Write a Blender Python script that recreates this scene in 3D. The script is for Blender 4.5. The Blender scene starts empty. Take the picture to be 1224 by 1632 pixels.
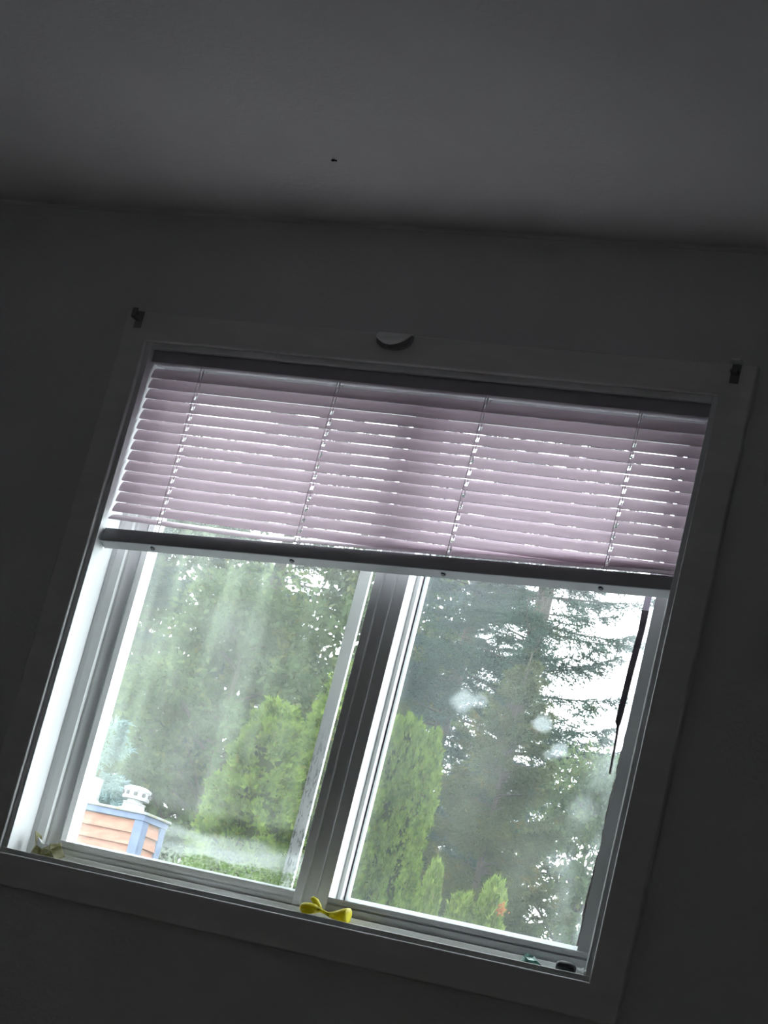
import bpy, bmesh, math, random
import numpy as np
from mathutils import Matrix, Vector
R = math.radians
sc = bpy.context.scene
COL = sc.collection

# ------------------------------------------------------------------ camera
# metres; origin at the lower left inside corner of the window casing, X along the wall, Y outwards, Z up
cam_d = bpy.data.cameras.new('camera')
cam_d.sensor_fit = 'VERTICAL'
cam_d.sensor_height = 36.0
cam_d.lens = 3600.0 / 1632.0 * 36.0
cam_d.clip_end = 500
cam = bpy.data.objects.new('camera', cam_d)
COL.objects.link(cam)
right = (0.88910763, 0.38908958, 0.24103304)
down = (0.11408865, 0.32159421, -0.93997922)
fwd = (-0.44325095, 0.86324183, 0.24154116)
m = Matrix(((right[0], -down[0], -fwd[0], 2.46609), (right[1], -down[1], -fwd[1], -3.60527),
            (right[2], -down[2], -fwd[2], -0.25324), (0, 0, 0, 1)))
cam.matrix_world = m
sc.camera = cam

# ------------------------------------------------------------------ overcast sky, exposure
wd = bpy.data.worlds.new('overcast_sky')
sc.world = wd
wd.use_nodes = True
bg = wd.node_tree.nodes['Background']
bg.inputs[0].default_value = (0.90, 0.97, 1.0, 1)
bg.inputs[1].default_value = 1.0
sc.view_settings.view_transform = 'Standard'
sc.view_settings.look = 'None'
sc.view_settings.gamma = 1
sc.view_settings.use_curve_mapping = False
sc.view_settings.exposure = 3.15
cy = sc.cycles
cy.max_bounces = 14
cy.diffuse_bounces = 8
cy.transmission_bounces = 10
cy.transparent_max_bounces = 24
cy.sample_clamp_indirect = 8
cy.use_denoising = True

# ------------------------------------------------------------------ node helpers and materials
def _in(nt, node, sock, val):
    if val is None: return
    s = node.inputs[sock]
    if isinstance(val, bpy.types.NodeSocket): nt.links.new(val, s)
    elif hasattr(s.default_value, '__len__') and not hasattr(val, '__len__'): s.default_value = (val, val, val, 1)[:len(s.default_value)]
    elif hasattr(val, '__len__') and len(val) == 3 and len(s.default_value) == 4: s.default_value = (*val, 1)
    else: s.default_value = val
def node(nt, typ, out=0, props=None, **ins):
    n = nt.nodes.new(typ)
    for k, v in (props or {}).items(): setattr(n, k, v)
    for k, v in ins.items():
        _in(nt, n, int(k[1:]) if k[0] == 'i' and k[1:].isdigit() else k.replace('_', ' '), v)
    return n.outputs[out]
def math_(nt, op, a, b=None, c=None, clamp=False):
    n = nt.nodes.new('ShaderNodeMath'); n.operation = op; n.use_clamp = clamp
    for i, v in enumerate((a, b, c)):
        if v is not None: _in(nt, n, i, v)
    return n.outputs[0]
def ramp(nt, v, a, b, lo=0.0, hi=1.0):            # smooth step
    return node(nt, 'ShaderNodeMapRange', props={'interpolation_type': 'SMOOTHSTEP'}, i0=v, i1=a, i2=b, i3=lo, i4=hi)
def mixc(nt, f, a, b):
    n = nt.nodes.new('ShaderNodeMix'); n.data_type = 'RGBA'
    _in(nt, n, 0, f); _in(nt, n, 6, a); _in(nt, n, 7, b)
    return n.outputs[2]
def coords(nt, scale=(1, 1, 1), loc=(0, 0, 0)):
    tc = nt.nodes.new('ShaderNodeTexCoord')
    return node(nt, 'ShaderNodeMapping', i0=tc.outputs['Object'], i1=loc, i3=scale)
def noise(nt, scale=5, detail=4, stretch=(1, 1, 1), loc=(0, 0, 0), rough=.55):
    return node(nt, 'ShaderNodeTexNoise', Vector=coords(nt, stretch, loc), Scale=scale, Detail=detail, Roughness=rough)
MATS = {}
def base_mat(name):
    M = bpy.data.materials.new(name); M.use_nodes = True
    nt = M.node_tree; nt.nodes.clear()
    out = nt.nodes.new('ShaderNodeOutputMaterial')
    MATS[name] = M
    return M, nt, out
def surf(name, c1, c2=None, rough=.6, scale=8, bump=0.0, bscale=60, stretch=(1, 1, 1), metal=0.0, spec=.4, transl=0.0, lo=.35, hi=.65):
    M, nt, out = base_mat(name)
    c = mixc(nt, ramp(nt, noise(nt, scale, 5, stretch), lo, hi), c1, c2 or c1)
    p = nt.nodes.new('ShaderNodeBsdfPrincipled')
    _in(nt, p, 'Base Color', c); _in(nt, p, 'Roughness', rough); _in(nt, p, 'Metallic', metal); _in(nt, p, 'Specular IOR Level', spec)
    if bump:
        b = node(nt, 'ShaderNodeBump', Strength=bump, Distance=.004, Height=noise(nt, bscale, 3))
        _in(nt, p, 'Normal', b)
    sh = p.outputs[0]
    if transl:
        t = node(nt, 'ShaderNodeBsdfTranslucent', Color=c)
        sh = node(nt, 'ShaderNodeMixShader', i0=transl, i1=sh, i2=t)
    nt.links.new(sh, out.inputs[0])
    return M
surf('wall_paint', (.68, .675, .685), (.72, .715, .725), .85, 2, .25, 120)
surf('ceiling_paint', (.70, .68, .70), (.74, .72, .74), .9, 2.5, .4, 70)
surf('floor_boards', (.12, .095, .08), (.19, .15, .125), .5, 6, 0, 60, (.6, 6, 1))
surf('casing_paint', (.74, .735, .74), (.80, .79, .795), .5, 7, .12, 40, (1, 1, 4))
surf('liner_paint', (.78, .79, .81), (.84, .85, .86), .42, 5, .05, 40)
surf('vinyl', (.80, .82, .82), (.86, .87, .87), .32, 6)
surf('vinyl_sill', (.62, .62, .59), (.78, .785, .78), .36, 9, .0, 60, (.5, 1, 7))
surf('vinyl_shaded', (.36, .365, .37), (.44, .445, .45), .42, 9, .0, 60, (.5, 1, 7))  # darker copy of the sill vinyl, the lower fixed rail's shade in its colour
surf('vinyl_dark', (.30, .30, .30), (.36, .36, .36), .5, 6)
surf('white_bead', (.85, .87, .88), None, .35, transl=.5)
surf('headrail_enamel', (.42, .40, .44), (.45, .43, .47), .45, 4)
surf('rail_plastic', (.40, .41, .43), (.45, .46, .48), .4, 4)
surf('plug_plastic', (.10, .10, .11), (.14, .14, .15), .5)
surf('cord_string', (.55, .53, .56), None, .8, transl=.25)
surf('weatherstrip_rubber', (.05, .045, .055), (.09, .08, .09), .8, 30)
surf('tape_lilac', (.45, .42, .50), None, .7)
surf('old_sealant', (.13, .11, .11), (.24, .22, .21), .9, 40, .5, 90)
surf('bracket_metal', (.16, .16, .16), (.24, .24, .24), .5, 30, metal=.3)
surf('bracket_pale', (.88, .89, .88), (.92, .93, .92), .5, 20)
surf('yellow_latex', (.56, .50, .02), (.70, .64, .05), .45, 40, transl=.4)
surf('dry_leaf', (.20, .19, .06), (.46, .44, .30), .75, 60, transl=.25)
surf('torn_paper', (.55, .56, .56), (.75, .76, .75), .8, 30, transl=.25)
surf('teal_foil', (.02, .13, .10), (.18, .46, .38), .35, 120)
surf('black_rubber', (.008, .008, .010), (.02, .02, .022), .6, 40)
surf('white_crumb', (.6, .62, .62), None, .7)
surf('speck_black', (.02, .02, .02), None, .7)
surf('siding_orange', (.195, .085, .056), (.25, .125, .088), .75, 7, .1, 40, (1, 1, 4))
surf('trim_blue', (.068, .092, .155), (.095, .122, .19), .7, 8)
surf('mossy_cap', (.17, .155, .085), (.18, .20, .225), .9, 10, .6, 40)
surf('flue_metal', (.22, .225, .23), (.34, .345, .35), .4, 20, metal=.2)
surf('dark_gap', (.05, .05, .055), None, .8)
surf('bark', (.030, .025, .020), (.055, .045, .036), .95, 12, .6, 30, (4, 4, 1))
surf('lawn', (.07, .07, .067), (.10, .097, .095), .95, 3)
surf('exterior_paint', (.55, .56, .57), None, .8)

def leaf_mat(name, c1, c2, c3=None, transl=.35, scale=1.3):
    M, nt, out = base_mat(name)
    geo = nt.nodes.new('ShaderNodeNewGeometry')
    rnd = geo.outputs['Random Per Island']
    f = math_(nt, 'ADD', math_(nt, 'MULTIPLY', rnd, .5), math_(nt, 'MULTIPLY', ramp(nt, noise(nt, scale, 3), .35, .65), .5))
    c = mixc(nt, f, c1, c2)
    if c3:
        c = mixc(nt, math_(nt, 'MULTIPLY', ramp(nt, noise(nt, scale * 3, 3, loc=(7, 3, 1)), .56, .68), .6), c, c3)
    d = node(nt, 'ShaderNodeBsdfDiffuse', Color=c)
    t = node(nt, 'ShaderNodeBsdfTranslucent', Color=c)
    nt.links.new(node(nt, 'ShaderNodeMixShader', i0=transl, i1=d, i2=t), out.inputs[0])
leaf_mat('fir_needles', (0.0182, 0.0338, 0.0260), (0.0390, 0.0624, 0.0442), (0.0572, 0.0676, 0.0312))
leaf_mat('spruce_needles', (0.0234, 0.0416, 0.0390), (0.0442, 0.0676, 0.0624))
leaf_mat('blue_spruce_needles', (.12, .19, .20), (.24, .33, .34))
leaf_mat('cedar_leaves', (0.0312, 0.0442, 0.0234), (0.0676, 0.0780, 0.0364), (0.1040, 0.0832, 0.0312))
leaf_mat('broad_leaves', (0.0364, 0.0572, 0.0286), (0.0728, 0.0988, 0.0468), (0.1248, 0.1248, 0.0468))
leaf_mat('thuja_leaves', (.026, .055, .010), (.145, .205, .045), (.15, .12, .035), scale=9)  # wide dark to light spread stands in for self-shadow between sprays
leaf_mat('shrub_leaves', (.045, .085, .018), (.21, .27, .075), (.20, .175, .085), scale=10)  # leaf colours spread apart to paint in self-shadow
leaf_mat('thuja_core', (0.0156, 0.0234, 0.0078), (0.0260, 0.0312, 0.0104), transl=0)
leaf_mat('orange_leaf', (.20, .085, .035), (.28, .12, .05))

# backlit lavender-white slats
M, nt, out = base_mat('slat_vinyl')
c = mixc(nt, noise(nt, 3, 3), (.78, .70, .75), (.83, .755, .80))
d = node(nt, 'ShaderNodeBsdfPrincipled', Base_Color=c, Roughness=.35)
t = node(nt, 'ShaderNodeBsdfTranslucent', Color=c)
nt.links.new(node(nt, 'ShaderNodeMixShader', i0=.47, i1=d, i2=t), out.inputs[0])

def glass_mat(name, builder):
    M, nt, out = base_mat(name)
    tr = node(nt, 'ShaderNodeBsdfTransparent', Color=(.97, .985, .98))
    gl = node(nt, 'ShaderNodeBsdfGlossy', Color=(1, 1, 1), Roughness=.02)
    clear = node(nt, 'ShaderNodeMixShader', i0=.03, i1=tr, i2=gl)
    sep = nt.nodes.new('ShaderNodeSeparateXYZ')
    tc = nt.nodes.new('ShaderNodeTexCoord')
    nt.links.new(tc.outputs['Object'], sep.inputs[0])
    fac, col = builder(nt, sep.outputs[0], sep.outputs[2])
    tl = node(nt, 'ShaderNodeBsdfTranslucent', Color=col)
    df = node(nt, 'ShaderNodeBsdfDiffuse', Color=col)
    dirt = node(nt, 'ShaderNodeMixShader', i0=.25, i1=tl, i2=df)
    nt.links.new(node(nt, 'ShaderNodeMixShader', i0=fac, i1=clear, i2=dirt), out.inputs[0])
def band(nt, z, a, b, s):
    return math_(nt, 'MULTIPLY', ramp(nt, z, a - s, a + s), ramp(nt, z, b - s, b + s, 1, 0))
def left_dirt(nt, x, z):
    # film of algae and lime with drip streaks, a wiped strip, condensation near the bottom, moss on the bead
    streak = ramp(nt, noise(nt, 1, 4, (26, 1, 2.0)), .42, .74)
    cloud = ramp(nt, noise(nt, 7, 4), .35, .7)
    film = math_(nt, 'ADD', .050, math_(nt, 'ADD', math_(nt, 'MULTIPLY', streak, .065), math_(nt, 'MULTIPLY', cloud, .04)))
    film = math_(nt, 'MULTIPLY', film, ramp(nt, z, .150, .176, .45, 1.0))
    film = math_(nt, 'MULTIPLY', film, ramp(nt, x, .26, .46, 1.0, .45))
    zz = math_(nt, 'ADD', z, math_(nt, 'MULTIPLY', math_(nt, 'SUBTRACT', noise(nt, 16, 3), .5), .03))
    mist = math_(nt, 'MULTIPLY', band(nt, zz, .080, .124, .012), math_(nt, 'MULTIPLY', ramp(nt, noise(nt, 9, 4, (1, 1, 5)), .2, .7, .04, .13), ramp(nt, x, .20, .30)))
    moss = math_(nt, 'MULTIPLY', band(nt, zz, .055, .083, .005), ramp(nt, noise(nt, 150, 3), .46, .58, 0, .55))
    moss = math_(nt, 'MULTIPLY', moss, ramp(nt, x, .24, .32))
    drop = math_(nt, 'MULTIPLY', ramp(nt, noise(nt, 120, 2), .70, .76), .10)
    fac = math_(nt, 'ADD', math_(nt, 'ADD', film, drop), math_(nt, 'ADD', mist, moss), clamp=True)
    col = mixc(nt, streak, (.78, .84, .80), (.70, .82, .66))
    col = mixc(nt, math_(nt, 'MULTIPLY', mist, 4, clamp=True), col, (.80, .88, .93))
    col = mixc(nt, math_(nt, 'MULTIPLY', moss, 2, clamp=True), col, (.10, .16, .05))
    return fac, col
def right_dirt(nt, x, z):
    film = math_(nt, 'ADD', .020, math_(nt, 'MULTIPLY', ramp(nt, noise(nt, 5, 4, (1.2, 1, .7)), .35, .75), .022))
    fac = film
    for cx, cz, r, a in ((.798, .457, .030, .10), (.832, .462, .020, .06), (.960, .441, .022, .12), (1.0035, .397, .020, .11), (1.071, .30, .034, .03), (.985, .385, .012, .06), (1.05, .20, .03, .03)):
        dx = math_(nt, 'SUBTRACT', x, cx); dz = math_(nt, 'MULTIPLY', math_(nt, 'SUBTRACT', z, cz), 1.15)
        dd = math_(nt, 'SQRT', math_(nt, 'ADD', math_(nt, 'MULTIPLY', dx, dx), math_(nt, 'MULTIPLY', dz, dz)))
        dd = math_(nt, 'ADD', dd, math_(nt, 'MULTIPLY', math_(nt, 'SUBTRACT', noise(nt, 55, 3), .5), .022))
        fac = math_(nt, 'ADD', fac, ramp(nt, dd, r * .45, r * 1.05, a, 0))
    edge = math_(nt, 'MULTIPLY', ramp(nt, x, 1.04, 1.12), ramp(nt, noise(nt, 14, 4, (1, 1, .35)), .40, .66, 0, .12))
    return math_(nt, 'ADD', fac, edge, clamp=True), (.80, .88, .90)
glass_mat('glass_filmy', left_dirt)
glass_mat('glass_spotted', right_dirt)

# mildewed white bar seen through the film
M, nt, out = base_mat('mildewed_white')
mask = math_(nt, 'MULTIPLY', ramp(nt, noise(nt, 1, 6, (180, 60, 55), rough=.7), .50, .60), ramp(nt, math_(nt, 'ADD', node(nt, 'ShaderNodeSeparateXYZ', 2, i0=coords(nt)), math_(nt, 'MULTIPLY', noise(nt, 14, 3), .2)), .30, .50, 1.0, 0))
p = node(nt, 'ShaderNodeBsdfPrincipled', Base_Color=mixc(nt, mask, (.56, .55, .56), (.025, .032, .014)), Roughness=.6)
t = node(nt, 'ShaderNodeBsdfTranslucent', Color=(.4, .4, .4))
nt.links.new(node(nt, 'ShaderNodeMixShader', i0=.25, i1=p, i2=t), out.inputs[0])

# ------------------------------------------------------------------ object helpers
def link(o, parent=None):
    COL.objects.link(o)
    if parent: o.parent = parent
    return o
def tag(o, label=None, cat=None, group=None, kind=None):
    for k, v in (('label', label), ('category', cat), ('group', group), ('kind', kind)):
        if v: o[k] = v
    return o
def empty(name, loc=(0, 0, 0), rz=0):
    o = bpy.data.objects.new(name, None); o.location = loc; o.rotation_euler.z = rz
    o.empty_display_size = .05
    return link(o)
def mesh(name, verts, faces, mat, parent=None, smooth=False):
    me = bpy.data.meshes.new(name); me.from_pydata([tuple(v) for v in verts], [], faces); me.update()
    me.materials.append(MATS[mat])
    if smooth:
        for p in me.polygons: p.use_smooth = True
    return link(bpy.data.objects.new(name, me), parent)
def boxes(name, bs, mat, parent=None, bevel=0.0, seg=2):
    """bs: list of (x0,x1,y0,y1,z0,z1) that form one piece"""
    bm = bmesh.new()
    for x0, x1, y0, y1, z0, z1 in bs:
        r = bmesh.ops.create_cube(bm, size=1)
        for v in r['verts']:
            v.co = ((x0 + x1) / 2 + v.co.x * (x1 - x0), (y0 + y1) / 2 + v.co.y * (y1 - y0), (z0 + z1) / 2 + v.co.z * (z1 - z0))
    if bevel: bmesh.ops.bevel(bm, geom=list(bm.edges), offset=bevel, segments=seg, affect='EDGES', profile=.5)
    bmesh.ops.recalc_face_normals(bm, faces=bm.faces)
    me = bpy.data.meshes.new(name); bm.to_mesh(me); bm.free()
    me.materials.append(MATS[mat])
    return link(bpy.data.objects.new(name, me), parent)
def lathe(name, prof, mat, parent=None, n=24, loc=(0, 0, 0)):
    vs, fs = [], []
    for r, z in prof:
        for k in range(n):
            a = 2 * math.pi * k / n; vs.append((loc[0] + r * math.cos(a), loc[1] + r * math.sin(a), loc[2] + z))
    for i in range(len(prof) - 1):
        for k in range(n): fs.append((i * n + k, i * n + (k + 1) % n, (i + 1) * n + (k + 1) % n, (i + 1) * n + k))
    fs.append(tuple(range(n - 1, -1, -1))); fs.append(tuple((len(prof) - 1) * n + k for k in range(n)))
    return mesh(name, vs, fs, mat, parent, False)
def tube(name, pts, rad, mat, parent=None, n=6):
    pts = [Vector(p) for p in pts]; vs, fs = [], []
    for i, p in enumerate(pts):
        t = (pts[min(i + 1, len(pts) - 1)] - pts[max(i - 1, 0)]).normalized()
        u = t.cross(Vector((0, 1, 0)) if abs(t.y) < .9 else Vector((1, 0, 0))).normalized(); w = t.cross(u)
        r = rad[i] if hasattr(rad, '__len__') else rad
        for k in range(n):
            a = 2 * math.pi * k / n; vs.append(p + r * (math.cos(a) * u + math.sin(a) * w))
    for i in range(len(pts) - 1):
        for k in range(n): fs.append((i * n + k, i * n + (k + 1) % n, (i + 1) * n + (k + 1) % n, (i + 1) * n + k))
    fs.append(tuple(range(n - 1, -1, -1))); fs.append(tuple((len(pts) - 1) * n + k for k in range(n)))
    return mesh(name, vs, fs, mat, parent, True)

# ------------------------------------------------------------------ room shell
W, H = 1.2, 1.047
FZ, CZ = -1.10, 1.335
X0, X1, Y0 = -1.55, 3.35, -4.5
WY, WO = .015, .175                     # inner and outer face of the window wall
def struct(o, label, cat): return tag(o, label, cat, kind='structure')

def wall_with_hole():
    xs = [X0 - .1, 0, W, X1 + .1]; zs = [FZ - .1, 0, H, CZ + .1]
    vs, fs = [], []
    for y in (WY, WO):
        for z in zs:
            for x in xs: vs.append((x, y, z))
    for j in range(3):
        for i in range(3):
            if i == 1 and j == 1: continue
            a = j * 4 + i
            fs.append((a, a + 1, a + 5, a + 4)); b = a + 16; fs.append((b + 4, b + 5, b + 1, b))
    def q(a, b): fs.append((a, b, b + 16, a + 16))
    q(5, 6); q(6, 10); q(10, 9); q(9, 5)
    q(0, 3); q(3, 15); q(15, 12); q(12, 0)
    return mesh('wall_front', vs, fs, 'wall_paint')
struct(wall_with_hole(), 'dim grey painted wall around the window', 'wall')
struct(boxes('wall_left', [(X0 - .1, X0, Y0, WY, FZ - .1, CZ + .1)], 'wall_paint'), 'grey side wall left of the window', 'wall')
struct(boxes('wall_right', [(X1, X1 + .1, Y0, WY, FZ - .1, CZ + .1)], 'wall_paint'), 'grey side wall right of the window', 'wall')
struct(boxes('wall_back', [(X0 - .1, X1 + .1, Y0 - .1, Y0, FZ - .1, CZ + .1)], 'wall_paint'), 'grey wall behind the camera', 'wall')
struct(boxes('floor', [(X0, X1, Y0, WY, FZ - .1, FZ)], 'floor_boards'), 'brown boarded bedroom floor', 'floor')
# ceiling with a softly rounded taped corner where it meets the window wall
prof = [(Y0, CZ)]
rc = .008
for k in range(9):
    a = math.pi / 2 * k / 8
    prof.append((WY - rc + rc * math.sin(a), CZ - rc + rc * math.cos(a)))
n = len(prof); vs = [(X0, y, z) for y, z in prof] + [(X0, WY, CZ + .1), (X0, Y0, CZ + .1)]
N_ = len(vs); vs += [(X1, y, z) for _, y, z in vs]
fs = [(i, (i + 1) % N_, N_ + (i + 1) % N_, N_ + i) for i in range(N_)] + [tuple(range(N_ - 1, -1, -1)), tuple(range(N_, 2 * N_))]
o = mesh('ceiling', vs, fs, 'ceiling_paint')
for p in o.data.polygons[1:9]: p.use_smooth = True
struct(o, 'pale matt ceiling fading into the dark wall', 'ceiling')
struct(boxes('ground', [(-60, 60, .6, 90, -1.9, -1.7)], 'lawn'), 'dull gravelled ground outside the window', 'ground')

# ------------------------------------------------------------------ casing (picture frame trim)
tr = empty('trim_1', (W / 2, .015, 0)); struct(tr, 'flat painted casing boards framing the window', 'trim')
CW = .0600
def casing(pts, inner):
    """mitred board from 4 xz points, front y=0 back y=.015, with eased arrises"""
    bm = bmesh.new()
    f = [bm.verts.new((x, 0.0, z)) for x, z in pts]; b = [bm.verts.new((x, .0149, z)) for x, z in pts]
    bm.faces.new(f); bm.faces.new(b[::-1])
    for i in range(4): bm.faces.new((f[i], b[i], b[(i + 1) % 4], f[(i + 1) % 4]))
    bmesh.ops.recalc_face_normals(bm, faces=bm.faces)
    es = [e for e in bm.edges if all(v in f for v in e.verts)]
    es = [e for e in es if not (abs(e.verts[0].co.x - e.verts[1].co.x) > .01 and abs(e.verts[0].co.z - e.verts[1].co.z) > .01)]
    bmesh.ops.bevel(bm, geom=es, offset=.0032, segments=3, affect='EDGES', profile=.5)
    me = bpy.data.meshes.new('casing_board'); bm.to_mesh(me); bm.free(); me.materials.append(MATS['casing_paint'])
    o = link(bpy.data.objects.new('casing_board', me)); o.parent = tr; o.location = (-W / 2, -.015, 0)
    return o
casing([(-CW, H + CW), (W + CW, H + CW), (W, H), (0, H)], 2)
casing([(-CW, -CW), (0, 0), (W, 0), (W + CW, -CW)], 1)
casing([(-CW, -CW), (-CW, H + CW), (0, H), (0, 0)], 2)
casing([(W, 0), (W, H), (W + CW, H + CW), (W + CW, -CW)], 1)

# ------------------------------------------------------------------ window
win = empty('window_1', (0, 0, 0)); struct(win, 'white sliding window with two grimy panes in a deep reveal', 'window')
T = .012
LY = .008
boxes('jamb_liner', [(0.0002, T, LY, WO, .0102, H)], 'liner_paint', win, .0012)
boxes('jamb_liner', [(W - T, W - .0002, LY, WO, .0102, H)], 'liner_paint', win, .0012)
boxes('head_liner', [(T, W - T, LY, WO, H - T, H - .0002)], 'liner_paint', win, .0012)
boxes('window_sill', [(0.0002, W - .0002, LY - .002, WO + .02, .0002, .0100)], 'vinyl_sill', win, .0012)
# outer frame
FW = .024; fy0, fy1 = .070, .172
def extrude_z(name, prof, z0, z1, mat, parent):
    n = len(prof); vs = [(x, y, z0) for x, y in prof] + [(x, y, z1) for x, y in prof]
    fs = [(i, (i + 1) % n, n + (i + 1) % n, n + i) for i in range(n)] + [tuple(range(n - 1, -1, -1)), tuple(range(n, 2 * n))]
    return mesh(name, vs, fs, mat, parent)
extrude_z('frame_jamb', [(T, .0740), (.0220, .0760), (.0335, .0830), (.0350, .0840), (.0350, fy1), (T, fy1)], .010, H - T, 'vinyl', win)
boxes('frame_jamb', [(W - T - FW, W - T, fy0, fy1, .010, H - T)], 'vinyl', win, .0015)
boxes('frame_head', [(T + FW, W - T - FW, fy0, fy1, H - T - FW, H - T)], 'vinyl', win, .0015)
boxes('frame_track', [(T + FW, W - T - FW, fy0 - .002, .078, .010, .024), (T + FW, W - T - FW, .078, .10, .010, .019), (T + FW, W - T - FW, .100, fy1, .010, .030)], 'vinyl_sill', win, .0012)
# sliding sash (pane on the left)
SB, ST = .0510, H - T - FW - .03
sl0, sl1 = T + FW, .0715
extrude_z('sash_stile', [(.0352, .0940), (.0400, .0945), (.0560, .1060), (.0565, .1120), (.0600, .1120), (.0605, .1020), (.0630, .1010), (sl1, .1065), (sl1, .1425), (.0352, .1425)], .022, ST + .03, 'vinyl', win)
boxes('sash_rail', [(sl1, .600, .081, .150, .022, .036), (sl1, .600, .084, .150, .036, .039), (sl1, .600, .081, .150, .039, SB)], 'vinyl_sill', win, .001)
boxes('sash_rail', [(sl1, .600, .081, .150, ST, ST + .03)], 'vinyl', win, .001)
# meeting stiles, the inner one with two ribs
boxes('meeting_stile', [(.5890, .6060, .080, .150, .022, ST + .03)], 'vinyl', win, .0012)
boxes('meeting_stile', [(.6062, .6250, .086, .135, .020, ST + .03), (.6250, .6320, .082, .135, .020, ST + .03), (.6320, .6554, .086, .150, .020, ST + .03)], 'vinyl', win, .001)
# fixed lite on the right
gy = .140
boxes('fixed_stile', [(.6556, .6640, .118, .152, SB, ST)], 'vinyl', win, .001)
boxes('glazing_gasket', [(.6642, .6665, .131, .141, SB, ST)], 'weatherstrip_rubber', win)
boxes('glazing_bead', [(.6667, .6705, .131, .143, SB, ST)], 'white_bead', win)
boxes('fixed_rail', [(.6556, W - T - FW, .083, .15, .022, .040), (.6556, W - T - FW, .087, .15, .040, .0435), (.6556, W - T - FW, .083, .15, .0435, SB + .002)], 'vinyl_shaded', win, .001)
boxes('fixed_rail', [(.6556, W - T - FW, .083, .15, ST, ST + .03)], 'vinyl', win, .001)
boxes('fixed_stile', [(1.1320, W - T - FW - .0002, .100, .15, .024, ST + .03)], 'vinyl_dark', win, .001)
# panes
boxes('pane', [(sl1 - .006, .5900, .1380, .1420, SB - .006, ST + .006)], 'glass_filmy', win)
boxes('pane', [(.6600, 1.1360, gy - .002, gy + .002, SB - .006, ST + .006)], 'glass_spotted', win)
# pale glazing beads that catch the daylight along the bottom of each pane
boxes('glazing_bead', [(sl1, .5890, .1310, .1376, SB + .0002, SB + .0070)], 'white_bead', win, .001)
boxes('glazing_bead', [(.6706, 1.1300, .1300, .1376, SB + .0022, SB + .0130)], 'white_bead', win, .001)
# insect screen frame outside the sliding sash
boxes('screen_frame', [(.5140, .5390, .1600, .1680, .034, ST + .02)], 'mildewed_white', win, .001)
# ragged old sealant along the fixed stile
rnd = random.Random(4)
edge = [(1.1305, .98), (1.1303, .70), (1.1284, .59), (1.1262, .512), (1.1268, .48), (1.1250, .433), (1.1228, .380), (1.1246, .3635), (1.1222, .311), (1.1231, .264), (1.1242, .229), (1.1214, .1875), (1.1208, .132), (1.1212, .064)]
pts = []
for i in range(len(edge) - 1):
    (xa, za), (xb, zb) = edge[i], edge[i + 1]
    k = max(2, int((za - zb) / .011))
    for j in range(k):
        t = j / k; amp = .0004 if za > .6 else .0013
        pts.append((xa + (xb - xa) * t + rnd.uniform(-amp, amp), za + (zb - za) * t))
pts.append(edge[-1])
vs, fs = [], []
for x, z in pts:
    vs += [(x, .1210, z), (x + .002, .1372, z), (1.1318, .1372, z), (1.1318, .1195, z)]
for i in range(len(pts) - 1):
    for k in range(4): fs.append((i * 4 + k, i * 4 + (k + 1) % 4, i * 4 + 4 + (k + 1) % 4, i * 4 + 4 + k))
fs += [(3, 2, 1, 0), tuple(range(len(vs) - 4, len(vs)))]
tag(mesh('sealant', vs, fs, 'old_sealant', win), 'ragged dark sealant')
# loose strip of weatherstripping hanging in front of the fixed pane
sl = [(1.1040, 1.1165, .6700), (1.1054, 1.1168, .6335), (1.1035, 1.1150, .590), (1.1025, 1.1140, .568), (1.1022, 1.1130, .540), (1.1016, 1.1125, .515), (1.1010, 1.1120, .480), (1.1008, 1.1110, .4615), (1.1050, 1.1095, .455), (1.1070, 1.1105, .44), (1.1085, 1.1120, .41), (1.1105, 1.1135, .3684)]
vs, fs = [], []
for a, b, z in sl: vs += [(a, .122, z), (b, .122, z), (b, .126, z), (a, .126, z)]
for i in range(len(sl) - 1):
    for k in range(4): fs.append((i * 4 + k, i * 4 + (k + 1) % 4, i * 4 + 4 + (k + 1) % 4, i * 4 + 4 + k))
fs += [(3, 2, 1, 0), tuple(range(len(vs) - 4, len(vs)))]
ws = mesh('weatherstrip', vs, fs, 'weatherstrip_rubber', win)
tag(ws, 'dark torn weatherstrip')
boxes('adhesive_tape', [(1.1040, 1.1165, .1222, .1258, .6702, .98)], 'tape_lilac', ws)

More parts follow.
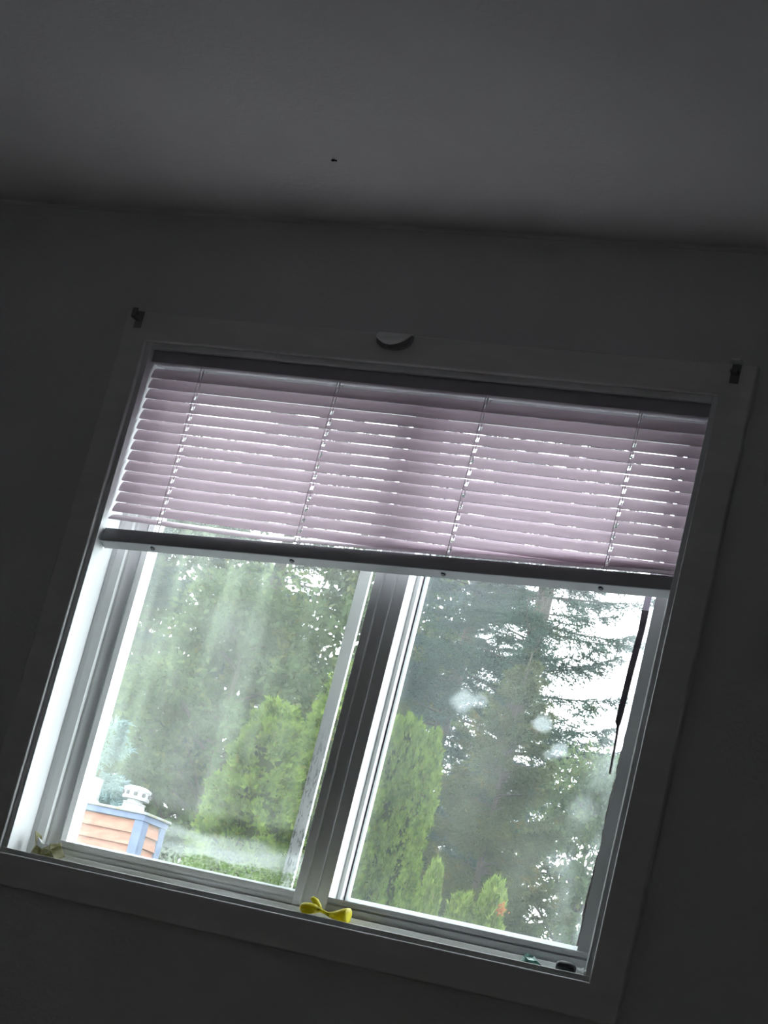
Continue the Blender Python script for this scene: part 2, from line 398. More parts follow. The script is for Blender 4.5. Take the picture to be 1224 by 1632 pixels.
# ------------------------------------------------------------------ mini blind
BY = .033
blind = empty('mini_blind', (0, 0, 0))
tag(blind, 'lavender white mini blind half lowered, its dark bottom rail hanging askew', 'blind')
bx0, bx1 = .0165, W - .0165
boxes('head_rail', [(bx0 - .002, bx1 + .002, .0180, .0195, H - T - .0255, H - T - .0005), (bx0 - .002, bx1 + .002, .0195, .046, H - T - .0255, H - T - .0240), (bx0 - .002, bx1 + .002, .046, .0475, H - T - .0255, H - T - .0005)], 'headrail_enamel', blind, .0006)
LAD = [.131, .437, .750, 1.055]
def slat_mesh(w=.0250, crown=.0016, th=.0005):
    xs = [bx0, bx0 + .004]
    for l in LAD: xs += [l - .003, l + .003]
    xs += [bx1 - .004, bx1] + [bx0 + (bx1 - bx0) * i / 24 for i in range(1, 24) if min(abs(bx0 + (bx1 - bx0) * i / 24 - l) for l in LAD) > .008]
    xs.sort()
    ys = [-.5, -.46, -.20, 0, .20, .46, .5]
    vs, fs = [], []
    nx, ny = len(xs), len(ys)
    for s in (1, -1):
        for i, x in enumerate(xs):
            inset = .12 if i in (0, nx - 1) else 0
            for yv in ys:
                y = yv * w * (1 - inset)
                vs.append((x, y, crown * (1 - (2 * yv) ** 2) + s * th / 2))
    def id_(s, i, j): return s * nx * ny + i * ny + j
    hole = lambda i, j: any(abs((xs[i] + xs[i + 1]) / 2 - l) < .001 for l in LAD) and 2 <= j <= 3
    for i in range(nx - 1):
        for j in range(ny - 1):
            if hole(i, j): continue
            fs.append((id_(0, i, j), id_(0, i + 1, j), id_(0, i + 1, j + 1), id_(0, i, j + 1)))
            fs.append((id_(1, i, j + 1), id_(1, i + 1, j + 1), id_(1, i + 1, j), id_(1, i, j)))
    for i in range(nx - 1):
        fs.append((id_(0, i + 1, 0), id_(0, i, 0), id_(1, i, 0), id_(1, i + 1, 0)))
        fs.append((id_(0, i, ny - 1), id_(0, i + 1, ny - 1), id_(1, i + 1, ny - 1), id_(1, i, ny - 1)))
    for j in range(ny - 1):
        fs.append((id_(0, 0, j), id_(0, 0, j + 1), id_(1, 0, j + 1), id_(1, 0, j)))
        fs.append((id_(0, nx - 1, j + 1), id_(0, nx - 1, j), id_(1, nx - 1, j), id_(1, nx - 1, j + 1)))
    me = bpy.data.meshes.new('slat'); me.from_pydata(vs, [], fs); me.update(); me.materials.append(MATS['slat_vinyl'])
    return me
sm = slat_mesh()
cx = (bx0 + bx1) / 2
for v in sm.vertices: v.co.x -= cx
TILT = 69.0
PITCH, ZTOP = .02195, .9905
rail_top = lambda x: .6610 + .0555 * (x - bx0) / (bx1 - bx0)
for k in range(15):
    zk = ZTOP - PITCH * k
    if k < 13: me_, tilt, dy, z_ = sm, TILT + ((k * 37) % 7 - 3) * .25, 0, zk
    else:                                         # the lowest two sag onto the slanting rail
        lift_, tilt, dy = ((.0105, 62, -.0015), (.0065, 38, -.003))[k - 13]
        me_ = sm.copy(); z_ = 0
        rot = Matrix.Rotation(R(tilt), 4, 'X')
        for v in me_.vertices:
            x_ = v.co.x + cx
            v.co = rot @ v.co
            v.co.z += max(zk + (.001 if k == 14 else 0), rail_top(x_) + lift_)
        tilt = 0
    o = link(bpy.data.objects.new('slat', me_), blind)
    o.matrix_local = Matrix.Translation((cx, BY + dy, z_)) @ Matrix.Rotation(R(tilt), 4, 'X')
# bottom rail, right end hauled higher than the left
rl, rr = .6395, .6950
rail_m = Matrix.Translation((cx, BY, (rl + rr) / 2)) @ Matrix.Rotation(math.atan2(rl - rr, bx1 - bx0), 4, 'Y') @ Matrix.Rotation(R(-20), 4, 'X')
hw = (bx1 - bx0) / 2 + .001
rail = boxes('bottom_rail', [(-hw, hw, -.0135, .0135, -.0150, .0165)], 'rail_plastic', blind, .0022, 3)
rail.matrix_local = rail_m
for s in (-1, 1):
    boxes('end_cap', [(s * hw - .0012, s * hw + .0012, -.0140, .0140, -.0155, .0170)], 'rail_plastic', rail, .001)
for l in LAD:
    bm = bmesh.new(); bmesh.ops.create_cone(bm, segments=14, radius1=.0052, radius2=.0042, depth=.003, cap_ends=True)
    for v in bm.verts: v.co = (v.co.x + l - cx, v.co.y - .001, -v.co.z - .0160)
    me = bpy.data.meshes.new('cord_plug'); bm.to_mesh(me); bm.free(); me.materials.append(MATS['plug_plastic'])
    link(bpy.data.objects.new('cord_plug', me), rail)
for l in LAD:
    zb = rl + (rr - rl) * (l - bx0) / (bx1 - bx0) + .012
    for y in (BY - .0120, BY + .0120):
        tube('ladder_cord', [(l + .0005, y, H - T - .025), (l, y, (H + zb) / 2), (l - .0005, y, zb)], .0006, 'cord_string', blind, 5)
    tube('lift_cord', [(l, BY, H - T - .025), (l, BY, zb)], .0009, 'cord_string', blind, 5)

# ------------------------------------------------------------------ brackets on the casing
b = empty('curtain_bracket', (-.030, 0, 1.095))
boxes('back_plate', [(-.007, .010, -.002, -.0002, -.024, .012)], 'bracket_metal', b, .0006)
boxes('arm', [(-.004, .008, -.022, -.002, -.010, -.004)], 'bracket_metal', b, .0006)
boxes('cup', [(-.004, .008, -.025, -.022, -.010, .010)], 'bracket_metal', b, .0006)
tag(b, 'dark metal curtain bracket on the top left corner of the casing', 'bracket', 'curtain brackets on the casing')
b = empty('curtain_bracket', (1.2245, 0, 1.094))
boxes('back_plate', [(-.010, .007, -.002, -.0002, -.024, .012)], 'bracket_metal', b, .0006)
boxes('arm', [(-.008, .006, -.016, -.002, -.008, -.002)], 'bracket_metal', b, .0006)
boxes('cup', [(-.010, .010, -.022, -.002, .0122, .0160)], 'bracket_pale', b, .0006)
tag(b, 'curtain bracket with a pale top on the top right corner of the casing', 'bracket', 'curtain brackets on the casing')
# half round pale holder in the middle of the head casing
b = empty('rod_holder', (.5490, 0, 1.107)); tag(b, 'pale half round holder on the middle of the head casing', 'bracket')
vs, fs = [], []
n = 18
for y, s, out_ in ((-.0002, 1.0, 0), (-.0030, 1.0, 1), (-.0045, .93, 1)):      # its face leans back towards the ceiling
    for k in range(n + 1):
        a = math.pi * k / n; ca, sa = math.cos(a), math.sin(a)
        vs.append((.0375 * s * ca - .008 * sa, y - out_ * .024 * sa, -.026 * s * sa ** 1.2))
for i in range(2):
    for k in range(n): fs.append((i * (n + 1) + k, i * (n + 1) + k + 1, (i + 1) * (n + 1) + k + 1, (i + 1) * (n + 1) + k))
    fs.append((i * (n + 1), (i + 1) * (n + 1), (i + 1) * (n + 1) + n, i * (n + 1) + n))
fs += [tuple(range(n, -1, -1)), tuple(range(2 * (n + 1), 3 * (n + 1)))]
mesh('half_disc', vs, fs, 'bracket_pale', b)
vs, fs = [], []
for y in (-.0002, -.010):
    for k in range(n + 1):
        a = math.pi * k / n; ca, sa = math.cos(a), math.sin(a)
        vs.append((.0370 * ca - .004 * sa, y, -.0045 - .0295 * sa ** .6))
fs = [(k, k + 1, n + 2 + k, n + 1 + k) for k in range(n)] + [(0, n + 1, 2 * n + 1, n), tuple(range(n, -1, -1)), tuple(range(n + 1, 2 * n + 2))]
mesh('shade_crescent', vs, fs, 'bracket_metal', b)  # dark crescent put in for the shade under the half disc

# tiny speck on the ceiling
b = empty('ceiling_speck', (.471, -.268, CZ)); tag(b, 'tiny black speck stuck on the ceiling above the window', 'speck')
def blob(name, c, r, mat, parent, seed=0, amp=.2, seg=10):
    bm = bmesh.new(); bmesh.ops.create_uvsphere(bm, u_segments=seg, v_segments=max(6, seg // 2 + 1), radius=1)
    q = random.Random(seed)
    for v in bm.verts:
        k = 1 + q.uniform(-amp, amp); v.co = (c[0] + v.co.x * r[0] * k, c[1] + v.co.y * r[1] * k, c[2] + v.co.z * r[2] * k)
    me = bpy.data.meshes.new(name); bm.to_mesh(me); bm.free(); me.materials.append(MATS[mat])
    for p in me.polygons: p.use_smooth = True
    return link(bpy.data.objects.new(name, me), parent)
blob('body', (0, 0, -.0016), (.0050, .0028, .0018), 'speck_black', b, 1)
blob('head', (.0052, .001, -.0016), (.002, .002, .0014), 'speck_black', b, 2)

# ------------------------------------------------------------------ scraps on the sill
SZ = .0101
def lobe(name, path, widths, heights, mat, parent, n=14, ruf=0.0, seed=0, flare=0):
    """soft flattened tube with ruffled end: path in local coords"""
    q = random.Random(seed); vs, fs = [], []
    P = [Vector(p) for p in path]
    for i, p in enumerate(P):
        t = (P[min(i + 1, len(P) - 1)] - P[max(i - 1, 0)]).normalized()
        s = t.cross(Vector((0, 1, 0))); s.normalize()
        dpt = t.cross(s)
        for k in range(n):
            a = 2 * math.pi * k / n
            rr_ = 1 + ruf * math.sin(3 * a + seed) * (i / (len(P) - 1))
            v = p + s * math.cos(a) * heights[i] * rr_ + dpt * math.sin(a) * widths[i] * rr_
            vs.append((v.x, v.y, max(v.z, .0001)))
    for i in range(len(P) - 1):
        for k in range(n): fs.append((i * n + k, i * n + (k + 1) % n, (i + 1) * n + (k + 1) % n, (i + 1) * n + k))
    fs += [tuple(range(n - 1, -1, -1)), tuple((len(P) - 1) * n + k for k in range(n))]
    return mesh(name, vs, fs, mat, parent, True)
b = empty('yellow_scrap', (.6870, .0215, SZ)); tag(b, 'bright yellow twisted bow shaped scrap lying on the sill at the meeting stile', 'scrap')
lobe('knot', [(-.016, 0, .0130), (-.006, 0, .0115), (.004, 0, .0090), (.012, 0, .0078)], [.006, .004, .004, .006], [.0055, .0035, .0032, .0050], 'yellow_latex', b)
lobe('lobe', [(-.010, 0, .0118), (-.020, 0, .0125), (-.032, 0, .0115), (-.042, 0, .0105), (-.047, 0, .0110), (-.049, 0, .0115)], [.004, .010, .013, .012, .008, .002], [.0035, .0085, .0105, .0100, .0070, .002], 'yellow_latex', b, ruf=.10, seed=2)
lobe('lobe', [(.006, 0, .0085), (.018, 0, .0085), (.030, 0, .0110), (.040, 0, .0130), (.0465, 0, .0140), (.0475, 0, .0140)], [.004, .008, .012, .015, .015, .011], [.0033, .0070, .0095, .0130, .0135, .011], 'yellow_latex', b, ruf=.12, seed=4)
lobe('petal', [(-.012, .006, .0140), (-.018, .007, .0200), (-.026, .007, .0265), (-.033, .006, .0300), (-.036, .006, .0310)], [.003, .006, .007, .005, .001], [.0025, .0048, .0058, .0045, .001], 'yellow_latex', b, seed=1)

def crumple(name, pts_xz, depth, mat, parent, seed, jitter=.004, loc=(0, 0, 0)):
    """folded sheet with thickness: fan of triangles over an outline, alternate folds pushed in depth"""
    q = random.Random(seed); n = len(pts_xz)
    cx_ = sum(p[0] for p in pts_xz) / n; cz_ = sum(p[1] for p in pts_xz) / n
    vs = []
    for off in (0, .0012):
        for i, (x, z) in enumerate(pts_xz): vs.append((loc[0] + x, loc[1] + (depth if i % 2 else 0) + off, loc[2] + z))
        vs.append((loc[0] + cx_, loc[1] - depth * .4 + off, loc[2] + cz_))
    fs = []
    for i in range(n):
        j = (i + 1) % n
        fs += [(i, j, n), (n + 1 + j, n + 1 + i, 2 * n + 1), (j, i, n + 1 + i, n + 1 + j)]
    return mesh(name, vs, fs, mat, parent)
b = empty('crumpled_leaf', (.068, .046, SZ)); tag(b, 'crumpled olive and grey dead leaf in the lower left corner of the sill', 'leaf')
crumple('leaf_blade', [(-.010, 0), (.008, .0005), (.028, 0), (.036, .010), (.030, .028), (.020, .034), (.008, .026), (0, .030), (-.008, .016)], .014, 'dry_leaf', b, 1, loc=(.004, 0, 0))
crumple('leaf_blade', [(-.034, 0), (-.014, 0), (.002, .004), (-.004, .018), (-.014, .026), (-.026, .040), (-.036, .046), (-.034, .02)], .010, 'dry_leaf', b, 2, loc=(0, .008, 0))
crumple('pale_shred', [(-.022, .020), (-.010, .014), (.004, .018), (.006, .026), (-.006, .024), (-.014, .030), (-.024, .036)], .004, 'torn_paper', b, 3, loc=(0, .004, 0))
b = empty('teal_scrap', (1.082, .022, SZ)); tag(b, 'small crumpled teal green scrap on the right part of the sill', 'scrap')
crumple('sheet', [(-.017, 0), (-.004, 0), (.012, 0), (.022, .0005), (.014, .007), (.004, .014), (-.008, .016), (-.016, .010)], .007, 'teal_foil', b, 5)
crumple('sheet', [(-.008, 0), (.006, 0), (.010, .006), (.002, .010), (-.006, .009)], .006, 'teal_foil', b, 6, loc=(0, -.006, 0))
b = empty('black_stub', (1.147, .026, SZ)); tag(b, 'rounded black rubber stub near the lower right corner of the sill', 'stub')
vs, fs = [], []
n = 12
for i, (x, s) in enumerate(((-.0180, .25), (-.0165, .66), (-.011, 1), (.007, .95), (.0145, .62), (.0175, .22))):
    for k in range(n):
        a = 2 * math.pi * k / n; vs.append((x, .009 * s * math.cos(a), .0085 + .0085 * s * math.sin(a) * (1 if math.sin(a) > 0 else 1.0 / s * 1.0)))
for i in range(5):
    for k in range(n): fs.append((i * n + k, i * n + (k + 1) % n, (i + 1) * n + (k + 1) % n, (i + 1) * n + k))
fs += [tuple(range(n - 1, -1, -1)), tuple(5 * n + k for k in range(n))]
mesh('stub_body', vs, fs, 'black_rubber', b, True)
o = crumple('white_chip', [(-.008, 0), (.004, 0), (.006, .003), (-.001, .006), (.005, .011), (.002, .013), (-.007, .007)], .004, 'white_crumb', None, 8)
o.location = (1.1745, .022, SZ); tag(o, 'small white hooked chip between the black stub and the corner', 'chip')
o = blob('dark_pebble', (0, 0, .0048), (.006, .006, .0050), 'plug_plastic', None, 3, .12, 12)
o.location = (1.1840 - .003, .036, SZ); tag(o, 'small dark pebble in the right corner of the sill', 'pebble')

# ------------------------------------------------------------------ neighbour's chimney
CH = empty('chimney', (-9.935, 16.94, -1.7), R(-4)); tag(CH, 'orange sided chimney with blue trim boards and metal flues', 'chimney')
ch_h = 3.609                    # top of the cap above ground
cw, cdp = 1.55, .40             # extends to -x and +y from the corner
boxes('core', [(-cw + .02, -.02, .02, cdp - .02, 0, ch_h - .06)], 'dark_gap', CH)
bh = .130
ztop = ch_h - .105
k = 0
z = ztop
while z > 1.9:                  # boards of lap siding, each tilted outwards at its foot
    z0 = z - bh
    for face in (0, 1):
        if face == 0: a0, a1 = -cw + .02, -.075
        else: a0, a1 = .075, cdp - .07
        vs = []
        for a in (a0, a1):
            vs += [((a, y, zz)) if face == 0 else ((-y, a, zz)) for y, zz in ((.004, z + .006), (-.024, z0), (.0, z0), (.019, z + .006))]
        fs = [(0, 1, 5, 4), (1, 2, 6, 5), (2, 3, 7, 6), (3, 0, 4, 7), (3, 2, 1, 0), (4, 5, 6, 7)]
        mesh('siding_board', vs, fs, 'siding_orange', CH)
    z = z0; k += 1
boxes('siding_base', [(-cw + .02, -.01, .01, cdp - .01, .0, z)], 'siding_orange', CH)
boxes('corner_trim', [(-.085, .028, -.028, .0, .0, ztop + .01), (0, .028, 0, .085, .0, ztop + .01)], 'trim_blue', CH, .004)
boxes('corner_trim', [(0, .028, cdp - .075, cdp + .02, .0, ztop + .01)], 'trim_blue', CH, .004)
boxes('top_trim', [(-cw, .036, -.036, .0, ztop + .01, ch_h - .03), (0.0, .036, 0, cdp + .03, ztop + .01, ch_h - .03)], 'trim_blue', CH, .004)
boxes('cap', [(-cw - .03, .055, -.055, cdp + .05, ch_h - .030, ch_h)], 'mossy_cap', CH, .008)
fl = lathe('flue', [(.16, 0), (.16, .022), (.125, .030), (.118, .075), (.125, .080), (.125, .095), (.085, .097), (.085, .13)], 'flue_metal', CH, 24, (-.30, .19, ch_h))
lathe('flue_cap', [(.06, .125), (.145, .128), (.150, .150), (.150, .150), (.142, .158), (.142, .215), (.150, .222), (.150, .245), (.10, .270), (.02, .280)], 'flue_metal', fl, 24, (-.30, .19, ch_h))
for k in range(10):
    a = 2 * math.pi * k / 10 + .2
    x, y = -.30 + .1435 * math.cos(a), .19 + .1435 * math.sin(a)
    boxes('louvre', [(x - .016, x + .016, y - .016, y + .016, ch_h + .166, ch_h + .206)], 'dark_gap', fl, .003)
lathe('flue', [(.20, 0), (.19, .025), (.150, .05), (.145, .27), (.150, .275), (.150, .285), (.12, .288)], 'flue_metal', CH, 24, (-.96, .20, ch_h))

# ------------------------------------------------------------------ trees
def tri_mesh(name, A, B, Cc, mat):
    n = len(A); V = np.empty((n * 3, 3), np.float32); V[0::3] = A; V[1::3] = B; V[2::3] = Cc
    me = bpy.data.meshes.new(name)
    me.vertices.add(n * 3); me.vertices.foreach_set('co', V.ravel())
    me.loops.add(n * 3); me.loops.foreach_set('vertex_index', np.arange(n * 3, dtype=np.int32))
    me.polygons.add(n); me.polygons.foreach_set('loop_start', np.arange(0, n * 3, 3, dtype=np.int32))
    me.update(); me.validate(); me.materials.append(MATS[mat])
    return me
def unit(v): return v / (np.linalg.norm(v, axis=1, keepdims=True) + 1e-9)
def needles(P, D, L, Wd, g):
    """elongated triangles growing from P along D"""
    n = len(P); D = unit(D)
    S = unit(np.cross(D, g.normal(size=(n, 3))))
    return P - S * Wd[:, None] / 2, P + S * Wd[:, None] / 2, P + D * L[:, None]
def conifer(seed, Ht, Rd, mat, low=.10, spacing=.26, nb=6, droop=.25, lift=.35, fine=1.0, density=1.0, power=.85):
    g = np.random.default_rng(seed); Ps, Ds, Ls, Ws = [], [], [], []
    segs = []
    z = Ht * low
    while z < Ht - .15:
        f = (z - Ht * low) / (Ht * (1 - low))
        for b_ in range(nb):
            if g.random() > .93 * density: continue
            L = max(.12, Rd * (1 - f) ** power * g.uniform(.65, 1.12)); az = g.uniform(0, 2 * math.pi)
            u = np.array([math.cos(az), math.sin(az), 0]); s_ = np.array([-u[1], u[0], 0])
            z0 = z + g.uniform(-.5, .5) * spacing
            t = np.linspace(0, 1, 9)
            hz = L * (lift * f * t - droop * t ** 1.5 * (1 - .6 * f) + .16 * t ** 4)
            axis = np.outer(t * L, u) + np.c_[0 * t, 0 * t, z0 + hz]
            segs.append((axis, L))
            k = int(L / (.055 / fine)) + 3
            tt = np.sort(g.uniform(.12, 1, k))
            base = np.stack([np.interp(tt, t, axis[:, i]) for i in range(3)], 1)
            for side in (-1, 1):
                sl_ = (L * .42 * (1 - tt) ** .75 + .07) * g.uniform(.6, 1.1, k)
                d = unit(u * .75 + side * s_ * .8 + np.c_[0 * tt, 0 * tt, g.uniform(-.35, .08, k)] + g.normal(0, .08, (k, 3)))
                m_ = 7
                for j in range(m_):
                    q = (j + g.uniform(0, 1, k)) / m_
                    pp = base + d * (q * sl_)[:, None]; pp[:, 2] -= .10 * (q * sl_) ** 2 / (sl_ + .05)
                    for _ in range(2):
                        Ps.append(pp); Ds.append(d * .8 + g.normal(0, .55, (k, 3)))
                        Ls.append(g.uniform(.05, .10, k)); Ws.append(g.uniform(.012, .024, k))
        z += spacing * g.uniform(.8, 1.2)
    P, D, L, Wd = map(np.concatenate, (Ps, Ds, Ls, Ws))
    fol = tri_mesh('foliage', *needles(P, D, L, Wd, g), mat)
    # trunk and boughs
    vs, fs = [], []
    def tub(pts, rads, n=6):
        o_ = len(vs)
        for i, (p, r) in enumerate(zip(pts, rads)):
            t_ = np.asarray(pts[min(i + 1, len(pts) - 1)]) - np.asarray(pts[max(i - 1, 0)]); t_ = t_ / (np.linalg.norm(t_) + 1e-9)
            a_ = np.cross(t_, (0, 0, 1) if abs(t_[2]) < .9 else (1, 0, 0)); a_ /= np.linalg.norm(a_); b2 = np.cross(t_, a_)
            for k in range(n):
                an = 2 * math.pi * k / n; vs.append(tuple(np.asarray(p) + r * (math.cos(an) * a_ + math.sin(an) * b2)))
        for i in range(len(pts) - 1):
            for k in range(n): fs.append((o_ + i * n + k, o_ + i * n + (k + 1) % n, o_ + (i + 1) * n + (k + 1) % n, o_ + (i + 1) * n + k))
    zz = np.linspace(0, Ht, 14)
    tub([(.04 * math.sin(a), .04 * math.cos(a * 1.3), a) for a in zz], [max(.008, .017 * Ht * (1 - a / Ht)) for a in zz], 9)
    tr_n = len(fs)
    for axis, L in segs: tub(axis[::2], [max(.003, .014 * L * (1 - i / 4.2)) for i in range(len(axis[::2]))], 4)
    me = bpy.data.meshes.new('trunk'); me.from_pydata(vs, [], fs); me.update(); me.materials.append(MATS['bark'])
    return fol, me
def place_tree(name, meshes, loc, rz, scale, label, cat='tree', group='trees outside the window', names=('foliage', 'trunk')):
    e = empty(name, loc, rz); e.scale = scale if hasattr(scale, '__len__') else (scale,) * 3
    for nm, me in zip(names, meshes): link(bpy.data.objects.new(nm, me), e)
    return tag(e, label, cat, group)
def broadleaf(seed, Ht, Rd, mat, nclump, leaf, n_per, low=.2, shape=1.0, sparse=1.0, fall=0.0):
    g = np.random.default_rng(seed); A = []; vs, fs = [], []
    cl = []
    while len(cl) < nclump:
        zf = g.uniform(low, 1); r = Rd * (math.sin(math.pi * min(1, max(.02, (zf - low) / (1 - low) * .82 + .14)))) ** shape
        a = g.uniform(0, 2 * math.pi); q = math.sqrt(g.uniform(.05, 1)) * r
        cl.append((q * math.cos(a), q * math.sin(a), zf * Ht, g.uniform(.22, .5) * Rd * .55))
    P, D, L, Wd = [], [], [], []
    for x, y, z, r in cl:
        k = int(n_per * g.uniform(.5, 1.3)); v = unit(g.normal(size=(k, 3))); rr_ = r * g.uniform(.35, 1.0, k) ** .6
        p = np.array([x, y, z]) + v * rr_[:, None] * np.array([1.15, 1.15, .75])
        P.append(p); D.append(v * .6 + g.normal(0, .6, (k, 3)) + np.array([0, 0, -.2 - fall])); L.append(g.uniform(.7, 1.4, k) * leaf); Wd.append(g.uniform(.45, .8, k) * leaf)
    P, D, L, Wd = map(np.concatenate, (P, D, L, Wd))
    D = unit(D); n = len(P); S = unit(np.cross(D, g.normal(size=(n, 3))))
    mid = P + D * (L * .45)[:, None]
    a1, b1 = mid - S * Wd[:, None] / 2, mid + S * Wd[:, None] / 2
    tip = P + D * L[:, None]
    V = np.stack([P, b1, tip, a1], 1).reshape(-1, 3).astype(np.float32)
    me = bpy.data.meshes.new('foliage')
    me.vertices.add(n * 4); me.vertices.foreach_set('co', V.ravel())
    me.loops.add(n * 4); me.loops.foreach_set('vertex_index', np.arange(n * 4, dtype=np.int32))
    me.polygons.add(n); me.polygons.foreach_set('loop_start', np.arange(0, n * 4, 4, dtype=np.int32))
    me.update(); me.validate(); me.materials.append(MATS[mat])
    def tub(p0, p1, r0, r1, n_=6):
        o_ = len(vs); p0 = np.array(p0, float); p1 = np.array(p1, float); t_ = p1 - p0; t_ /= np.linalg.norm(t_) + 1e-9
        a_ = np.cross(t_, (0, 1, .01)); a_ /= np.linalg.norm(a_); b2 = np.cross(t_, a_)
        for p, r in ((p0, r0), (p1, r1)):
            for k in range(n_): an = 2 * math.pi * k / n_; vs.append(tuple(p + r * (math.cos(an) * a_ + math.sin(an) * b2)))
        for k in range(n_): fs.append((o_ + k, o_ + (k + 1) % n_, o_ + n_ + (k + 1) % n_, o_ + n_ + k))
    tub((0, 0, 0), (0, 0, Ht * .85), .018 * Ht, .004 * Ht, 9)
    for x, y, z, r in cl[::2]:
        tub((0, 0, max(.1, z - math.hypot(x, y) * .7)), (x, y, z), .004 * Ht, .001 * Ht, 5)
    mt = bpy.data.meshes.new('trunk'); mt.from_pydata(vs, [], fs); mt.update(); mt.materials.append(MATS['bark'])
    return me, mt
def thuja(seed, Ht, Rd, mat, n=30000, cone=.8, leaf=.05, lumps=.16, tuft=.10):
    g = np.random.default_rng(seed)
    ph = g.uniform(0, 6.28, 12)
    def rad(zf, a):
        pr = np.clip(np.minimum(1, (zf + .06) * 6), 0, 1) * (1 - zf) ** cone
        w = 1 + lumps * (np.sin(3 * a + ph[0] + 7 * zf) * .4 + np.sin(5 * a + 19 * zf + ph[1]) * .35 + np.sin(8 * a - 31 * zf + ph[2]) * .35 + np.sin(13 * a + 47 * zf + ph[3]) * .3)
        return Rd * pr * w
    nc = n // 40                                   # tufts of sprays that lean up and out
    cz = g.uniform(0, 1, nc) ** 1.05; ca_ = g.uniform(0, 2 * math.pi, nc); cr = rad(cz, ca_) * g.uniform(.82, 1.10, nc) + .012
    own = np.repeat(np.arange(nc), 40); n = len(own)
    cen = np.stack([cr * np.cos(ca_), cr * np.sin(ca_), cz * Ht], 1)
    rd = np.stack([np.cos(ca_), np.sin(ca_), 0 * ca_], 1)
    cd = unit(rd * g.uniform(.3, 1.0, nc)[:, None] + np.array([0, 0, 1.0]) + g.normal(0, .22, (nc, 3)))
    tq = g.uniform(-.5, 1, n)
    P = cen[own] + cd[own] * (tq * tuft)[:, None] + g.normal(0, 1, (n, 3)) * (tuft * .30 * (1.15 - tq))[:, None]
    D = unit(cd[own] + g.normal(0, .45, (n, 3)))
    AA, BB, CC = [], [], []
    S = unit(np.cross(D, g.normal(size=(n, 3))))
    for ang in (-.55, 0, .55):
        d = unit(D * math.cos(ang) + S * math.sin(ang)); L = leaf * g.uniform(.6, 1.25, n); w = leaf * g.uniform(.16, .30, n)
        s2 = unit(np.cross(d, np.cross(D, S)))
        AA.append(P + d * (L * .15)[:, None] - s2 * w[:, None]); BB.append(P + d * (L * .15)[:, None] + s2 * w[:, None]); CC.append(P + d * L[:, None])
    fol = tri_mesh('foliage', *map(np.concatenate, (AA, BB, CC)), mat)
    # solid dark core for the inner twigs, added so light does not leak through
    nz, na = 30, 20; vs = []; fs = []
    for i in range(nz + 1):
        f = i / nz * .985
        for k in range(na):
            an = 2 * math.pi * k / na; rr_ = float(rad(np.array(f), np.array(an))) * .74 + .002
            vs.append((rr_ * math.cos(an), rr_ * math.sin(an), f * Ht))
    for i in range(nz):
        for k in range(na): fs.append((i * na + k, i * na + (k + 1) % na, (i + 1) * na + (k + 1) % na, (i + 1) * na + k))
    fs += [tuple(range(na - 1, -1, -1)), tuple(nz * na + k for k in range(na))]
    mc = bpy.data.meshes.new('opaque_core'); mc.from_pydata(vs, [], fs); mc.update(); mc.materials.append(MATS['thuja_core'])
    return fol, mc
GZ = -1.7
TN = ('foliage', 'opaque_core')
# clipped evergreen columns near the window
tA = thuja(1, 4.3, .62, 'thuja_leaves', 34000, .62)
tC = thuja(2, 4.2, .44, 'thuja_leaves', 34000, .30)
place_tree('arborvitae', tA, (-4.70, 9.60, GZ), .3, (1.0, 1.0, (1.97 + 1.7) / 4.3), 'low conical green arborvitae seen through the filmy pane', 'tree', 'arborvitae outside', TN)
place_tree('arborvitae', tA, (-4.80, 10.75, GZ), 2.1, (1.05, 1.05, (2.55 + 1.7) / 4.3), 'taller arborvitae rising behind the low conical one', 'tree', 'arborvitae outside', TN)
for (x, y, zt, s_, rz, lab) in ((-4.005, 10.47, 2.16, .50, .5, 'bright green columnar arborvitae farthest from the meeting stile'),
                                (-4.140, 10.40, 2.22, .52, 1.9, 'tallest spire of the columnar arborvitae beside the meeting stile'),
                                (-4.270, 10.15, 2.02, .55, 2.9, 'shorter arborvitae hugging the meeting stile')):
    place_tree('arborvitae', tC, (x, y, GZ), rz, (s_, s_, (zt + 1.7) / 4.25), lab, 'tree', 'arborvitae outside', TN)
tS = thuja(5, 3.1, .42, 'shrub_leaves', 14000, .75, .07, .5, .16)
for x, y, zt, s, lab in ((-4.75, 12.85, 1.46, .42, 'thin pale shrub tip beside the columnar arborvitae'), (-4.52, 13.00, 1.27, .72, 'rounded pale green shrub between two pointed ones'), (-4.31, 13.07, 1.44, .60, 'pointed lime green shrub next to an orange leaf')):
    place_tree('shrub', tS, (x, y, GZ), x * 7, (s, s, (zt + 1.7) / 3.15), lab, 'shrub', 'pale shrubs outside', TN)
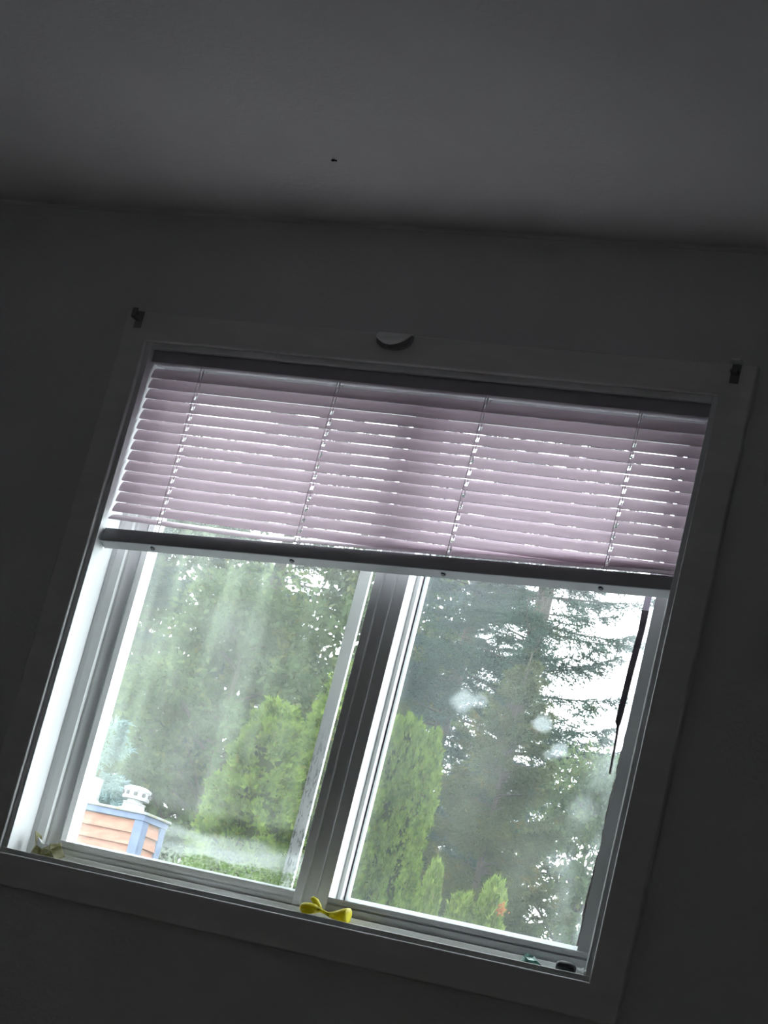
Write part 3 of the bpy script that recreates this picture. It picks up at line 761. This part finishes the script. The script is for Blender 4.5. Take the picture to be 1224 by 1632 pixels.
# orange leaf cluster
g_ = np.random.default_rng(3); n_ = 34
P_ = np.array([-4.205, 13.02, 1.31]) + g_.normal(0, 1, (n_, 3)) * np.array([.020, .02, .020])
me = tri_mesh('orange_leaves', *needles(P_, g_.normal(size=(n_, 3)), g_.uniform(.03, .05, n_), g_.uniform(.015, .03, n_), g_), 'orange_leaf')
tag(link(bpy.data.objects.new('orange_sprig', me)), 'small sprig of orange leaves beside the lime green shrub', 'leaves')

fir = conifer(11, 14.0, 2.6, 'fir_needles', .08, .25, 6, .22, .45)
spruce = conifer(12, 12.0, 2.3, 'spruce_needles', .06, .26, 7, .30, .35)
blue = conifer(13, 5.2, 1.3, 'blue_spruce_needles', .06, .20, 7, .05, .5)
place_tree('fir', fir, (-8.32, 22.23, GZ), .4, (1, 1, 1), 'tall dark fir with ragged branch tips against the white sky')
place_tree('spruce', spruce, (-9.85, 23.6, GZ), 1.2, (1, 1, 1.05), 'bluish dark spruce standing behind the columnar arborvitae')
place_tree('fir', fir, (-14.2, 26.0, GZ), 3.3, (1.05, 1.05, 1.0), 'broad fir in the middle of the filmy pane')
place_tree('spruce', spruce, (-15.6, 23.4, GZ), 2.2, (1.25, 1.25, 1.0), 'dark spruce behind the left edge of the filmy pane')
place_tree('blue_spruce', blue, (-12.05, 19.2, GZ), 0, (1.15, 1.15, .95), 'silvery blue spruce rising behind the chimney')
cedar = conifer(21, 6.6, 1.9, 'cedar_leaves', .06, .17, 7, .30, .5, power=.7)
broad = broadleaf(22, 6.0, 1.5, 'broad_leaves', 150, .085, 220, .12, .8)
place_tree('cedar', cedar, (-6.35, 17.6, GZ), 0, (.85, .85, .92), 'brownish green cedar in front of the tall fir')
place_tree('leafy_tree', broad, (-6.15, 19.9, GZ), 1, (.75, .75, .92), 'loose leafy tree at the right edge of the view')
place_tree('leafy_tree', broad, (-11.9, 25.5, GZ), 2.5, (1.35, 1.35, 1.55), 'tall leafy tree behind the meeting stile')
place_tree('leafy_tree', broad, (-12.2, 22.0, GZ), 4.0, (1.3, 1.3, 1.25), 'leafy tree with yellowing leaves above the low arborvitae')
place_tree('cedar', cedar, (-9.4, 20.6, GZ), 2, (1.1, 1.1, .95), 'low cedar between the arborvitae and the chimney')
place_tree('leafy_tree', broad, (-16.6, 26.5, GZ), 5.2, (1.7, 1.7, 1.75), 'tall leafy tree above the chimney')
